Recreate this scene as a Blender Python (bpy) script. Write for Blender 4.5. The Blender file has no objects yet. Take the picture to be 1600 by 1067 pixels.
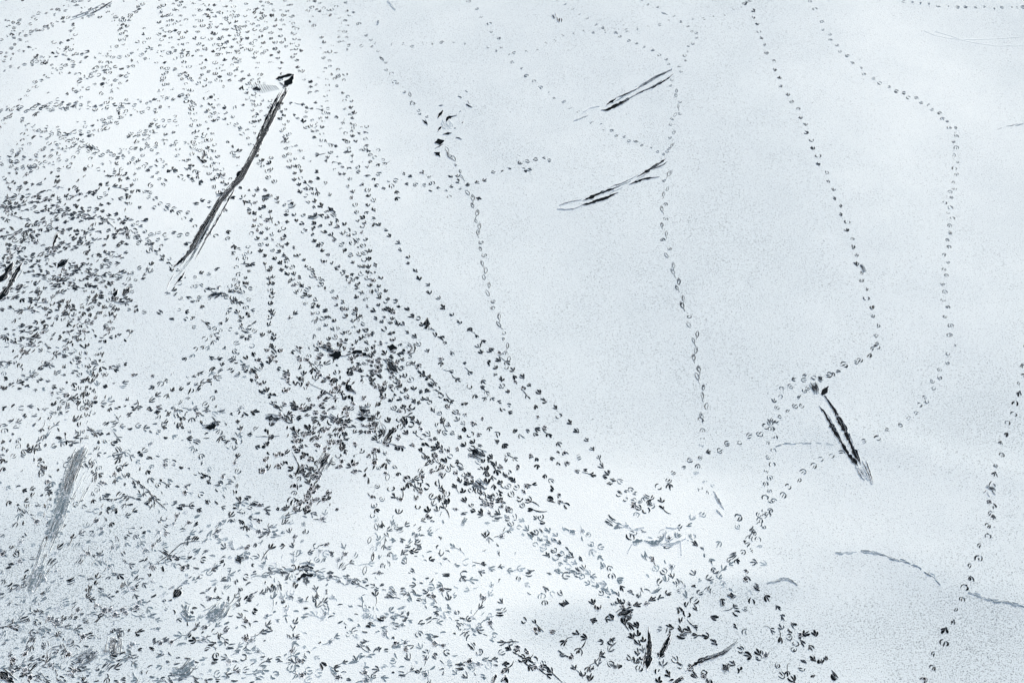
import bpy, math, random
import numpy as np
from mathutils import Vector, Matrix

random.seed(7)
R = random.Random(11)
C = bpy.context.scene.collection
SC = bpy.context.scene

# ------------------------------------------------------------------ camera, sky, sun, exposure
CAM_H, PITCH, F = 10.0, math.radians(53.0), 1900.0          # metres up, degrees down, focal length in photo pixels
cam_d = bpy.data.cameras.new('camera')
cam = bpy.data.objects.new('camera', cam_d); C.objects.link(cam)
cam.location = (0, 0, CAM_H)
cam.rotation_euler = (math.pi / 2 - PITCH, 0, 0)
cam_d.sensor_width = 36.0
cam_d.lens = F / 1600.0 * 36.0
cam_d.clip_end = 2000.0
SC.camera = cam

SUN_EL, SUN_AZ = math.radians(38), math.radians(35)
world = bpy.data.worlds.new('World'); SC.world = world; world.use_nodes = True
nt = world.node_tree; nt.nodes.clear()
sky = nt.nodes.new('ShaderNodeTexSky'); sky.sky_type = 'NISHITA'; sky.sun_disc = False
sky.sun_elevation = SUN_EL; sky.sun_rotation = SUN_AZ
sky.air_density = 1.0; sky.dust_density = 4.0; sky.ozone_density = 1.0
bg = nt.nodes.new('ShaderNodeBackground'); bg.inputs[1].default_value = 0.13
wo = nt.nodes.new('ShaderNodeOutputWorld')
nt.links.new(sky.outputs[0], bg.inputs[0]); nt.links.new(bg.outputs[0], wo.inputs[0])
sun_d = bpy.data.lights.new('sun', 'SUN'); sun_d.energy = 1.3; sun_d.angle = math.radians(14); sun_d.color = (1, .985, .96)
sun = bpy.data.objects.new('sun', sun_d); C.objects.link(sun)
sun.rotation_euler = (math.pi / 2 - SUN_EL, 0, math.pi - SUN_AZ)
SC.view_settings.view_transform = 'Standard'; SC.view_settings.look = 'None'
SC.view_settings.gamma = 1.0; SC.view_settings.use_curve_mapping = False
SC.view_settings.exposure = 0.42

# ------------------------------------------------------------------ where the marks lie on the ice
def ground(px, py):
    """where the line of sight of a photo point meets the frozen surface"""
    u, v = (px - 800) / F, (533.5 - py) / F
    d = (u, math.cos(PITCH) + v * math.sin(PITCH), -math.sin(PITCH) + v * math.cos(PITCH))
    t = CAM_H / -d[2]
    return d[0] * t, d[1] * t
def scale(py):                                                # photo pixels per metre, sideways
    v = (533.5 - py) / F
    return F * (math.sin(PITCH) - v * math.cos(PITCH)) / CAM_H

def seg_dist(X, Y, pts):
    best = np.full(np.shape(X), 1e9)
    for (ax, ay), (bx, by) in zip(pts[:-1], pts[1:]):
        dx, dy = bx - ax, by - ay
        t = np.clip(((X - ax) * dx + (Y - ay) * dy) / (dx * dx + dy * dy), 0, 1)
        best = np.minimum(best, np.hypot(X - ax - t * dx, Y - ay - t * dy))
    return best
DRIFTS = [([ground(*p) for p in ps], a, w) for ps, a, w in [
    ([(1290, 672), (1360, 690), (1430, 706), (1500, 729), (1620, 746)], .010, .2),
    ([(1050, 955), (1180, 905), (1310, 860), (1400, 868), (1470, 905), (1620, 948)], .011, .25),
    ([(780, 1000), (870, 960), (980, 930)], .010, .25),
    ([(700, 700), (850, 760), (1010, 790), (1180, 800)], .010, .55)]]
def snow_h(X, Y):
    X = np.asarray(X, float); Y = np.asarray(Y, float)
    h = .010 * np.sin(.9 * X + .4 * Y + 1) + .008 * np.sin(-.5 * X + 1.1 * Y) + .004 * np.sin(2.3 * X + 1.7 * Y + 2) + .003 * np.sin(3.1 * X - 2.6 * Y)
    for pts, a, w in DRIFTS:
        h = h + a * np.exp(-(seg_dist(X, Y, pts) / w) ** 2)
    return h

# ------------------------------------------------------------------ materials
def nodes(name):
    m = bpy.data.materials.new(name); m.use_nodes = True
    n = m.node_tree; b = n.nodes['Principled BSDF']
    return m, n, b
def N(n, kind, **kw):
    x = n.nodes.new(kind)
    for k, v in kw.items():
        if k in x.inputs: x.inputs[k].default_value = v
        else: setattr(x, k, v)
    return x
def math_n(n, op, a, b=None, clamp=False):
    x = n.nodes.new('ShaderNodeMath'); x.operation = op; x.use_clamp = clamp
    for i, s in enumerate((a, b)):
        if s is None: continue
        if isinstance(s, (int, float)): x.inputs[i].default_value = s
        else: n.links.new(s, x.inputs[i])
    return x.outputs[0]
def ramp(n, sock, lo, hi):
    x = N(n, 'ShaderNodeMapRange', interpolation_type='SMOOTHSTEP'); n.links.new(sock, x.inputs['Value'])
    x.inputs['From Min'].default_value = lo; x.inputs['From Max'].default_value = hi
    return x.outputs[0]
def mix(n, fac, a, b):
    x = n.nodes.new('ShaderNodeMix'); x.data_type = 'RGBA'
    if isinstance(fac, (int, float)): x.inputs[0].default_value = fac
    else: n.links.new(fac, x.inputs[0])
    for i, s in ((6, a), (7, b)):
        if isinstance(s, tuple): x.inputs[i].default_value = (*s, 1)
        else: n.links.new(s, x.inputs[i])
    return x.outputs[2]

SNOW = (.845, .90, .865)
THIN = (.68, .755, .75)
def snow_material(name, blown=True):
    """powder over dark ice: where it lies thin, single dark specks of ice show between the grains"""
    m, n, b = nodes(name)
    geo = N(n, 'ShaderNodeNewGeometry'); pos = geo.outputs['Position']
    def noise(s, d=2.0, r=.5):
        x = N(n, 'ShaderNodeTexNoise', Scale=s, Detail=d, Roughness=r); n.links.new(pos, x.inputs['Vector']); return x.outputs['Fac']
    wide, mid = noise(.28, 3.0, .55), noise(1.6, 4.0, .6)
    fine, grain = noise(88, 2.0, .7), noise(150, 1.0, .5)
    thick = 0.0
    if blown:
        # banks of deeper snow lie where the wind left them: (place, radius, how much)
        for px, py, rx, ry, k in BANKS:
            cx, cy = ground(px, py)
            sub = N(n, 'ShaderNodeVectorMath', operation='SUBTRACT'); n.links.new(pos, sub.inputs[0]); sub.inputs[1].default_value = (cx, cy, 0)
            mul = N(n, 'ShaderNodeVectorMath', operation='MULTIPLY'); n.links.new(sub.outputs[0], mul.inputs[0]); mul.inputs[1].default_value = (1 / rx, 1 / ry, 0)
            ln = N(n, 'ShaderNodeVectorMath', operation='LENGTH'); n.links.new(mul.outputs[0], ln.inputs[0])
            near = N(n, 'ShaderNodeMapRange', interpolation_type='SMOOTHERSTEP'); n.links.new(ln.outputs['Value'], near.inputs['Value'])
            near.inputs['From Min'].default_value = 1.0; near.inputs['From Max'].default_value = 0.0
            thick = math_n(n, 'ADD', math_n(n, 'MULTIPLY', near.outputs[0], k), thick)
    else: thick = math_n(n, 'ADD', wide, .2)
    depth = math_n(n, 'ADD', thick, math_n(n, 'ADD', math_n(n, 'MULTIPLY', math_n(n, 'SUBTRACT', wide, .5), .5), math_n(n, 'MULTIPLY', math_n(n, 'SUBTRACT', mid, .5), .45)))
    cover = ramp(n, depth, -.25, .75)
    col = mix(n, cover, THIN, SNOW)
    # grain of the powder
    col = mix(n, math_n(n, 'MULTIPLY', ramp(n, fine, .60, .36), .20), col, (.46, .55, .62))
    bare = math_n(n, 'SUBTRACT', math_n(n, 'ADD', fine, math_n(n, 'MULTIPLY', grain, .45)), math_n(n, 'MULTIPLY', depth, .13))
    col = mix(n, math_n(n, 'MULTIPLY', ramp(n, bare, .805, .90), .8), col, (.08, .12, .14))
    col = mix(n, math_n(n, 'MULTIPLY', ramp(n, grain, .60, .72), .4), col, (.93, .945, .96))
    n.links.new(col, b.inputs['Base Color'])
    b.inputs['Roughness'].default_value = .85
    b.inputs['Specular IOR Level'].default_value = .2
    bp = N(n, 'ShaderNodeBump', Strength=.8, Distance=.005)
    n.links.new(math_n(n, 'ADD', fine, math_n(n, 'MULTIPLY', grain, .5)), bp.inputs['Height'])
    n.links.new(bp.outputs[0], b.inputs['Normal'])
    return m
BANKS = [(260, 120, 3.4, 3.6, .75), (420, 260, 3.2, 3.0, .35), (930, 830, 2.3, 1.35, .72), (560, 940, 3.6, 1.7, .55), (120, 700, 2.0, 1.6, .25),
         (1300, 800, 2.8, 1.0, .2), (1420, 120, 2.2, 4.0, .22), (700, 760, 1.6, 1.2, .3), (1330, 1040, .9, .5, .25), (1250, 930, 1.6, .5, .2),
         (1560, 1020, 2.0, 1.3, -.32), (1250, 1000, 2.2, .8, -.25), (1150, 925, 1.1, .25, -.5), (880, 970, .9, .45, -.55), (1560, 650, 1.1, .8, -.2), (60, 900, 1.7, 1.3, -.42), (150, 1020, 2.0, .7, -.3), (1100, 400, 2.2, 3.4, -.12), (230, 900, 1.6, 1.0, -.1)]
M_SNOW = snow_material('blown_snow')
M_LIP = bpy.data.materials.new('pushed_up_snow')
M_LIP.use_nodes = True
_b = M_LIP.node_tree.nodes['Principled BSDF']; _b.inputs['Base Color'].default_value = (.87, .905, .905, 1); _b.inputs['Roughness'].default_value = .8; _b.inputs['Specular IOR Level'].default_value = .2
def ice_material(name, dark, pale, share, rough=.45, s=55):
    """trodden snow turned to ice or slush, with grains of snow left on it"""
    m, n, b = nodes(name)
    geo = N(n, 'ShaderNodeNewGeometry')
    t = N(n, 'ShaderNodeTexNoise', Scale=s, Detail=2.0, Roughness=.65); n.links.new(geo.outputs['Position'], t.inputs['Vector'])
    g = N(n, 'ShaderNodeTexNoise', Scale=9.0, Detail=2.0); n.links.new(geo.outputs['Position'], g.inputs['Vector'])
    f = math_n(n, 'ADD', t.outputs['Fac'], math_n(n, 'MULTIPLY', math_n(n, 'SUBTRACT', g.outputs['Fac'], .5), .35))
    col = mix(n, ramp(n, f, share - .04, share + .10), dark, pale)
    n.links.new(col, b.inputs['Base Color'])
    b.inputs['Roughness'].default_value = rough; b.inputs['Specular IOR Level'].default_value = .02
    return m
M_ICE = {
    'black': ice_material('black_ice', (.004, .007, .009), (.10, .14, .17), .74),
    'dark': ice_material('dark_ice', (.008, .012, .015), (.26, .32, .36), .66),
    'mid': ice_material('half_bare_ice', (.045, .06, .07), (.50, .56, .60), .60),
    'slush': ice_material('grey_slush', (.13, .18, .205), (.52, .58, .62), .58),
    'pale': ice_material('pale_slush', (.30, .37, .40), (.72, .77, .79), .56),
}

# ------------------------------------------------------------------ tagging
def tag(o, label=None, cat=None, group=None, kind=None):
    if label: o['label'] = label
    if cat: o['category'] = cat
    if group: o['group'] = group
    if kind: o['kind'] = kind
    return o
def link(name, me, parent=None):
    o = bpy.data.objects.new(name, me); C.objects.link(o)
    if parent: o.parent = parent
    return o
def empty(name, xy):
    o = bpy.data.objects.new(name, None); C.objects.link(o)
    o.location = (xy[0], xy[1], float(snow_h(*xy))); o.empty_display_size = .1
    return o

# ------------------------------------------------------------------ the snow sheet
def axis(lo, hi, step, far):
    a = list(np.arange(lo, hi + step / 2, step)); d = step
    while a[-1] < far: d *= 1.35; a.append(a[-1] + d)
    d = step
    while a[0] > -far: d *= 1.35; a.insert(0, a[0] - d)
    return np.array(a)
xs, ys = axis(-9.5, 9.5, .05, 420), axis(2.0, 15.5, .05, 420)
GX, GY = np.meshgrid(xs, ys)
GZ = snow_h(GX, GY)
nx, ny = len(xs), len(ys)
verts = np.stack([GX.ravel(), GY.ravel(), GZ.ravel()], 1)
ii = (np.arange(ny - 1)[:, None] * nx + np.arange(nx - 1)[None, :]).ravel()
faces = np.stack([ii, ii + 1, ii + nx + 1, ii + nx], 1)
me = bpy.data.meshes.new('snow_field')
me.from_pydata(verts.tolist(), [], faces.tolist())
me.polygons.foreach_set('use_smooth', np.ones(len(me.polygons), bool)); me.materials.append(M_SNOW)
tag(link('snow_field', me), 'thin bluish white powder snow lying over the frozen lake', kind='structure')

# ------------------------------------------------------------------ strokes: a shallow trough of bare ice between two lips of pushed-up snow
FLOOR, LIP = .0016, .0022
class Marks:
    def __init__(s): s.v, s.f, s.m = [], [], []
    def stroke(s, pts, wid, mat=0, lip=.004, floor=FLOOR):
        """pts: ground points; wid: full width of the bare floor at each; mat: slot of the floor"""
        n = len(pts); b = len(s.v); up = LIP * .55 * min(1, lip / .002)
        for i in range(n):
            x0, y0 = pts[max(i - 1, 0)]; x1, y1 = pts[min(i + 1, n - 1)]
            dx, dy = x1 - x0, y1 - y0; L = math.hypot(dx, dy) or 1e-6
            nx_, ny_ = -dy / L, dx / L; w = wid[i] / 2; x, y = pts[i]
            for off, z in ((w + lip * 1.5, -.002), (w + lip * .5, floor + up), (w, floor), (-w, floor), (-w - lip * .5, floor + up), (-w - lip * 1.5, -.002)):
                s.v.append((x + nx_ * off, y + ny_ * off, z))
        for i in range(n - 1):
            for k in range(5):
                a = b + i * 6 + k
                s.f.append((a, a + 6, a + 7, a + 1)); s.m.append(mat if k == 2 else 1 if k in (0, 4) else 1)
        # ends closed by a lip
        for e in (0, n - 1):
            a = b + e * 6
            s.f.append((a, a + 1, a + 2, a + 3, a + 4, a + 5) if e == 0 else (a + 5, a + 4, a + 3, a + 2, a + 1, a)); s.m.append(1)
    def patch(s, ring, mat=0, floor=FLOOR, lip=.005):
        """bare patch of any outline (counter-clockwise)"""
        b = len(s.v); n = len(ring)
        cx = sum(p[0] for p in ring) / n; cy = sum(p[1] for p in ring) / n
        for x, y in ring:
            dx, dy = x - cx, y - cy; L = math.hypot(dx, dy) or 1e-6
            for off, z in ((0, floor), (lip * .6, floor + LIP * .55), (lip * 1.8, -.002)):
                s.v.append((x + dx / L * off, y + dy / L * off, z))
        s.v.append((cx, cy, floor))
        for i in range(n):
            j = (i + 1) % n
            a, c = b + i * 3, b + j * 3
            s.f.append((b + n * 3, a, c)); s.m.append(mat)
            s.f.append((a, a + 1, c + 1, c)); s.m.append(1)
            s.f.append((a + 1, a + 2, c + 2, c + 1)); s.m.append(1)
    def mesh(s, name, mats, on_snow=False, origin=(0, 0, 0)):
        v = np.array(s.v)
        if on_snow: v[:, 2] += snow_h(v[:, 0], v[:, 1])
        v = v - np.array(origin)
        me = bpy.data.meshes.new(name); me.from_pydata(v.tolist(), [], s.f)
        for m in mats: me.materials.append(m)
        me.polygons.foreach_set('material_index', s.m)
        return me

# ------------------------------------------------------------------ one webbed bird's print, toes forward (+y); several looks
def arc(x0, y0, x1, y1, bow, n=4):
    out = []
    for i in range(n):
        t = i / (n - 1); k = 4 * t * (1 - t) * bow
        dx, dy = x1 - x0, y1 - y0; L = math.hypot(dx, dy)
        out.append((x0 + dx * t - dy / L * k, y0 + dy * t + dx / L * k))
    return out
def taper(n, w, a=.35, b=.5):
    return [w * (a + (1 - a) * min(1, i / max(1, n * .35))) * (1 if i < n - 1 else b) for i in range(n)]
WF = [1.0]; WIDER = {'black': 1.45, 'dark': 1.22, 'mid': 1.05}
def print_marks(style, r, M=None, place=lambda x, y: (x, y), mat=0):
    """adds one print to M"""
    M = M or Marks()
    j = lambda a: r.uniform(-a, a)
    def toe(x0, y0, x1, y1, bow, w, n=4):
        p = [place(*q) for q in arc(x0, y0, x1, y1, bow, n)]
        M.stroke(p, taper(n, w * WF[0] ** (.45 if style in ('cup', 'curl', 'petal', 'dots') else 1) * r.uniform(.7, 1.55)), mat, lip=.0009)
    if style == 'cup':                                     # outer toes bowed like two brackets, short stroke between
        s = r.uniform(.85, 1.12); skip = r.random()
        if skip > .08: toe(-.008 + j(.006), (-.030 + j(.006)) * s, -.021 + j(.006), (.018 + j(.010)) * s, .012 + j(.006), .0105)
        if skip < .92: toe(.008 + j(.006), (-.030 + j(.006)) * s, .022 + j(.006), (.016 + j(.010)) * s, -.012 + j(.006), .0105)
        if r.random() < .8: toe(j(.005), -.014 + j(.008), j(.008), .026 + j(.008), j(.003), .0105, 3)
        if r.random() < .45: toe(-.009, -.026 + j(.004), .011, -.029 + j(.004), -.003, .011, 3)
    elif style in ('arrow', 'drag'):                       # three toes meeting at the heel, seldom all three pressed alike
        h = (j(.004), -.027 + j(.004)); bow = j(.006)
        if r.random() < .9: toe(*h, -.026 + j(.008), .010 + j(.012), .004 + j(.006), .0115)
        toe(h[0] + j(.004), h[1] + abs(j(.012)), j(.008), .032 + j(.010), j(.005), .0120)
        if r.random() < .9: toe(*h, .026 + j(.008), .012 + j(.012), -.004 + j(.006), .0115)
        if r.random() < .6: toe(-.009, -.021 + j(.004), .008, -.029 + j(.004), j(.003), .014, 3)
        if r.random() < .3: toe(j(.012), -.012, j(.02), .012, j(.006), .015, 3)
        if style == 'drag': toe(j(.014), -.085 - r.random() * .06, h[0], h[1] + .004, j(.014), .0060, 5)
    elif style == 'petal':                                 # long pointed outline of a sliding foot
        s = r.uniform(.8, 1.15)
        toe(j(.003), -.055 * s, j(.004), .040 * s, .016 + j(.005), .0066, 5)
        toe(j(.003), -.055 * s, j(.004), .040 * s, -.016 + j(.005), .0066, 5)
        if r.random() < .55: toe(j(.004), -.040 * s, j(.004), -.010, 0, .009, 3)
        if r.random() < .5: toe(j(.008), .036 * s, j(.014), .082 * s, j(.005), .0050, 3)
    elif style == 'curl':                                  # a small hooked loop
        toe(-.016 + j(.004), -.018, .012, .024 + j(.006), .018 + j(.007), .0078, 5)
        toe(.012, .020, .010 + j(.006), -.016, .012 + j(.006), .0078, 4)
        if r.random() < .7: toe(-.004, -.004, .004, .012, 0, .010, 3)
    elif style == 'dots':                                  # only the toe tips broke through
        for x in (-.020, 0, .020):
            if r.random() < .85: toe(x + j(.007), .000 + j(.014), x + j(.008), .020 + j(.010), j(.003), .0105, 3)
    elif style in ('blot', 'scrape'):                      # the whole web bare, with a frayed front edge and tails
        big = 1.0 if style == 'blot' else 1.12; n = 15; ring = []
        for i in range(n):
            t = 2 * math.pi * i / n; x, y = .019 * math.cos(t), .022 * math.sin(t)
            fray = r.uniform(.45, 1.0) if i % 2 else r.uniform(.8, 1.5 if y > 0 else 1.2)
            if y < -.010: x *= .6
            ring.append((x * fray * big + j(.002), y * fray * big + j(.002)))
        M.patch([place(*q) for q in ring], mat)
        for q in range(r.randint(3, 5)):
            x = j(.026); toe(x * .6, -.012 + j(.012), x * 1.25 + j(.006), .030 + j(.014), j(.006), r.uniform(.007, .012), 4)
        if style == 'scrape': toe(j(.015), -.055 - abs(j(.02)), j(.01), -.01, j(.008), .008, 4)
    elif style == 'rake':                                  # a skidding foot: scratches that start together and splay
        L = r.uniform(.035, .075); n = r.randint(2, 4); c = j(.006); sp = r.uniform(.4, 1.5)
        for q in range(n):
            x = (q - (n - 1) / 2) * r.uniform(.011, .019); l = L * r.uniform(.45, 1.15); y = j(.016)
            toe(x * sp + j(.004), y - l / 2, x + j(.008), y + l / 2, c + j(.006), r.uniform(.006, .016), 4)
        if r.random() < .4: toe(j(.02), -.02, j(.02), .02, j(.008), .013, 3)
    elif style == 'flick':                                 # one or two claw flicks
        for q in range(r.randint(1, 2)):
            x = j(.005); L = r.uniform(.022, .055); y = j(.008); toe(x - j(.014), y - L / 2, x + j(.014), y + L / 2, j(.008), r.uniform(.007, .014), 4)
    return M
STYLES = ('cup', 'arrow', 'drag', 'petal', 'curl', 'dots', 'blot', 'rake', 'scrape', 'flick')
SHAPES = {}; DEBUG = False
def shape(style, tone):
    k = (style, tone, R.randrange(22))
    if k not in SHAPES:
        M = Marks(); WF[0] = WIDER.get(tone, 1.0)
        while not M.v: print_marks(style, R, M)
        SHAPES[k] = M.mesh(style if DEBUG else 'footprint', [M_ICE[tone], M_LIP])
    return SHAPES[k]
def set_print(parent, style, tone, xy, ang, size):
    """one print as an object of its own lying on the snow under its trail"""
    o = link('footprint', shape(style, tone), parent)
    x, y = xy; e = .03
    z = float(snow_h(x, y)) + R.random() * .0009; gx = float(snow_h(x + e, y) - snow_h(x - e, y)) / (2 * e); gy = float(snow_h(x, y + e) - snow_h(x, y - e)) / (2 * e)
    n = Vector((-gx, -gy, 1)).normalized(); f = Vector((math.cos(ang), math.sin(ang), 0)); f = (f - n * f.dot(n)).normalized()
    m = Matrix((( *f.cross(n), 0), (*f, 0), (*n, 0), (0, 0, 0, 1))).transposed()
    m.translation = Vector((x, y, z)) - parent.location
    o.matrix_basis = m @ Matrix.Diagonal((size * R.choice((-1, 1)), size, 1, 1))
    return o
def heading(p, q):
    a, b = ground(*p), ground(*q)
    return math.atan2(b[1] - a[1], b[0] - a[0])
def pick(mixture):
    t = R.random() * sum(w for _, w in mixture)
    for k, w in mixture:
        t -= w
        if t <= 0: return k
    return mixture[-1][0]
def parse(s): return [tuple(float(c) for c in q.split(',')) for q in s.split()]

TRAILS = []
def trail(label, pts, styles, tones, size=1.0, back=False, jit=.8, toes_out=.18):
    """a line of prints; pts are the single prints in walking order"""
    P = parse(pts) if isinstance(pts, str) else pts
    if back: P = P[::-1]
    root = empty('footprint_trail', ground(*P[len(P) // 2]))
    tag(root, label, 'footprint trail', 'lines of bird prints across the snow')
    for i, p in enumerate(P):
        a, b = P[max(i - 2, 0)], P[min(i + 2, len(P) - 1)]
        side = 1 if i % 2 else -1
        q = (p[0] + R.uniform(-jit, jit), p[1] + R.uniform(-jit, jit) * .7)
        set_print(root, pick(styles), pick(tones), ground(*q), heading(a, b) + side * toes_out * R.uniform(.3, 1.4) + R.uniform(-.12, .12), size * R.uniform(.76, 1.06))
    TRAILS.extend(P)
    return root
def along(pts, step, zig=2.2):
    """prints stepped along a path given by a few points"""
    P = parse(pts); out = []; d = 0.0; side = 1
    for a, b in zip(P[:-1], P[1:]):
        L = math.hypot(b[0] - a[0], b[1] - a[1]); u, v = (b[0] - a[0]) / L, (b[1] - a[1]) / L
        while d < L:
            out.append((a[0] + u * d - v * zig * side, a[1] + v * d + u * zig * side)); side = -side; d += step * R.uniform(.9, 1.1)
        d -= L
    return out

# ------------------------------------------------------------------ the single trails that can be followed
CUP = [('cup', 5), ('arrow', 4), ('curl', .8)]; FAINT = [('dots', 5), ('cup', 3), ('curl', 2)]
ARROW = [('arrow', 8), ('drag', 1.2), ('cup', 1)]; PETAL = [('petal', 6), ('curl', 4), ('cup', 1)]
DK = [('black', 2), ('dark', 6)]; MD = [('dark', 5), ('mid', 3)]; LT = [('mid', 6), ('dark', 2)]; SL = [('slush', 5), ('mid', 3)]
trail('long straight trail of cupped prints running past the twin scrapes to a sharp turn',
 '1165,6 1177,18 1176,28 1183,39 1186,50 1190,60 1197,70 1198,83 1209,95 1210,109 1218,121 1221,134 1231,147 1236,159 1247,170 1249,184 1258,195 1259,208 1267,220 1269,233 1278,245 1279,258 1290,271 1292,285 1302,298 1304,312 1313,324 1314,337 1323,349 1323,362 1331,375 1331,388 1338,401 1338,414 1345,428 1345,440 1353,453 1353,467 1362,481 1363,495 1371,509 1368,524 1370,537', CUP, DK, 1.0, True)
trail('short trail from the sharp turn down to the head of the right hand slide mark',
 '1370,541 1364,546 1358,555 1343,563 1337,566 1320,570 1310,581 1300,585 1294,586 1281,591', CUP, DK, 1.05)
trail('faint looping trail swinging out far right and back to the right hand slide mark',
 '1266,3 1274,14 1275,26 1284,34 1286,46 1296,53 1298,62 1308,70 1312,80 1324,88 1331,99 1345,107 1351,116 1365,122 1375,130 1390,135 1400,143 1413,145 1420,152 1433,153 1439,160 1449,163 1456,171 1468,177 1473,186 1481,190 1483,200 1492,201 1489,207 1494,213 1489,222 1494,232 1490,243 1496,254 1491,264 1494,273 1488,285 1491,295 1484,301 1486,310 1476,318 1485,325 1481,333 1488,342 1484,354 1486,365 1480,377 1482,388 1476,400 1481,411 1475,422 1478,433 1472,445 1476,458 1473,470 1480,481 1477,496 1484,510 1483,525 1489,540 1481,553 1480,567 1469,578 1467,590 1457,596 1459,607 1445,621 1447,628 1437,633 1433,646 1418,653 1405,665 1387,672 1370,685 1350,690',
 [('cup', 6), ('curl', 3), ('dots', 1)], MD, .93)
trail('prints leaving the right hand slide mark and dropping towards the bright drift',
 '1315,708 1301,712 1282,717 1272,727 1255,736 1247,748 1232,759 1225,773 1210,782 1203,797 1194,806 1186,818 1176,829', CUP, MD, 1.0)
trail('level line of prints crossing the far right corner of the snow',
 '1410,1 1425,2 1438,4 1452,5 1467,8 1482,8 1497,11 1510,10 1525,12 1538,10 1553,12 1566,11 1580,11 1588,12 1599,10', [('cup', 5), ('dots', 3), ('curl', 2)], DK, .95)
trail('wide stepped trail of round prints crossing the long dark crack on the right',
 '1600,540 1597,572 1600,587 1593,600 1593,615 1585,631 1584,646 1575,660 1574,678 1564,692 1565,711 1555,728 1553,742 1550,765 1547,783 1552,792 1547,802 1552,808 1544,821 1543,839 1531,854 1529,873 1517,886 1515,905 1506,919 1503,938 1492,952 1489,972 1476,985 1475,1005 1460,1022 1458,1043 1445,1060', [('cup', 6), ('arrow', 4), ('blot', .4)], DK, 1.03)
trail('clean line of sharp arrow prints running diagonally beside the trampled band',
 '584,340 592,350 604,358 609,368 622,378 625,389 637,401 638,411 649,422 655,435 668,445 670,457 684,466 691,480 706,491 717,504 734,515 748,540 765,548 779,562 800,578 816,589 826,602 842,613 850,627 867,637 873,650 890,659 900,673 917,686 925,700 936,714 940,727 951,737', ARROW, DK, 1.05, True)
trail('bold line of black prints just inside the sharp arrow trail',
 '733,515 745,525 755,534 768,547 780,551 793,568 803,590 805,597 817,606 825,621 836,636 840,652 852,668 858,681 873,695 882,708 885,723 900,735 915,734 927,742 945,745', [('blot', 3), ('arrow', 5), ('drag', 1)], [('black', 4), ('dark', 2)], 1.0)
trail('crowded run of prints where the diagonal trails meet at the bright drift',
 '953,755 958,750 970,752 980,768 986,766 992,770 1005,780 1010,776 1015,785 1019,789 1000,783 990,782', [('rake', 3), ('cup', 4), ('arrow', 3)], LT, .95)
trail('trail of paired hooked prints leading down into the dark landing splash',
 '540,3 551,20 561,37 572,55 579,62 581,73 590,80 597,93 603,98 603,109 612,116 616,128 620,129 631,144 640,147 643,158 645,161 654,171 657,177 666,181 665,191', [('curl', 5), ('cup', 4), ('petal', 2)], MD, .9)
trail('trail of paired petal prints leading down from the landing splash to the arrow prints', 
 '699,233 703,242 710,247 711,257 720,266 722,275 729,288 731,300 738,308 738,319 745,331 744,344 749,353 746,363 752,377 750,388 756,398 754,411 759,423 757,433 764,446 763,459 771,470 770,482 780,495 779,507 788,520 785,531 792,541 789,552 795,563 792,575', PETAL, DK, 1.02)
trail('straight far trail of small prints stepping down to the tail of the upper twin scrape',
 '733,3 746,14 752,27 764,37 767,50 780,60 784,74 796,85 802,97 815,107 822,119 835,127 844,137 857,143 867,152 881,158 890,167 902,174', [('cup', 5), ('dots', 4), ('curl', 2)], MD, .88)
trail('faint broken trail between the tail of the upper scrape and the lower scrape',
 '924,190 937,193 944,202 956,204 963,211 975,212 983,220 993,220 1002,226 1018,229 1028,236 1036,240', FAINT, MD, .85)
trail('faint trail of tiny prints arriving at the upper end of the upper twin scrape',
 '869,2 882,8 894,15 905,24 918,30 930,40 942,45 960,53 969,58 982,65 994,69 1006,75 1019,80 1029,87 1040,95 1044,102', [('curl', 5), ('dots', 4)], LT, .85)
trail('curving far trail bending back to the upper end of the upper twin scrape',
 '1003,2 1013,9 1027,13 1037,22 1053,26 1063,36 1075,42 1080,50 1087,53 1088,60 1082,70 1075,74 1076,82 1070,88 1072,96 1062,105 1064,113', [('petal', 2), ('curl', 5), ('dots', 3)], MD, .85)
trail('faint wandering trail joining the two twin scrapes',
 '1050,127 1047,135 1057,143 1056,151 1063,160 1060,167 1063,178 1051,186 1055,180 1049,195 1053,207 1047,215 1050,227 1042,236 1045,232', [('curl', 6), ('petal', 3)], LT, .88)
trail('upright trail of looped petal prints descending from the lower twin scrape across open snow',
 '1045,272 1038,281 1042,296 1037,304 1041,320 1034,327 1040,342 1033,352 1040,366 1036,376 1046,390 1042,401 1052,416 1052,426 1060,441 1058,451 1068,467 1066,478 1077,495 1076,508 1090,523 1084,533 1088,548 1084,559 1092,577 1090,589 1100,605 1097,618 1105,635 1097,650 1094,655', PETAL, DK, 1.05)
trail('very faint last prints of the looped upright trail above the bright drift',
 '1098,672 1097,682 1096,694 1095,716 1090,728 1086,738 1092,736 1101,750 1112,757 1093,762 1107,768', FAINT, [('pale', 3), ('mid', 3)], .95)
trail('dotted trail of tiny prints arching over the open snow at the far side',
 '541,78 565,72 585,68 610,71 629,69 645,73 660,69 675,69 690,67 708,67 725,69 745,75 760,76 775,80 805,83 822,80 839,78 852,69 866,65 879,57 895,54 911,51 928,52 945,51 962,53 979,49 996,48 1012,43 1030,40 1045,34 1063,36 1081,31 1098,31 1114,27 1131,25 1145,17 1158,12 1163,8 1167,5 1172,2', [('dots', 8), ('cup', 2)], MD, .82)
trail('cupped prints climbing right from the bright drift towards the upright double line',
 '1013,785 1018,776 1028,760 1045,750 1052,737 1068,730 1078,718 1095,715 1107,705 1126,703 1138,692 1157,690 1170,680 1187,677 1197,666 1203,656', CUP, MD, 1.05)
trail('outer of the two trails climbing to the head of the right hand slide mark',
 '1207,668 1203,660 1214,636 1210,626 1220,620 1221,608 1235,603 1241,593 1258,587 1256,594 1272,590 1282,594', CUP, MD, .95)
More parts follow.
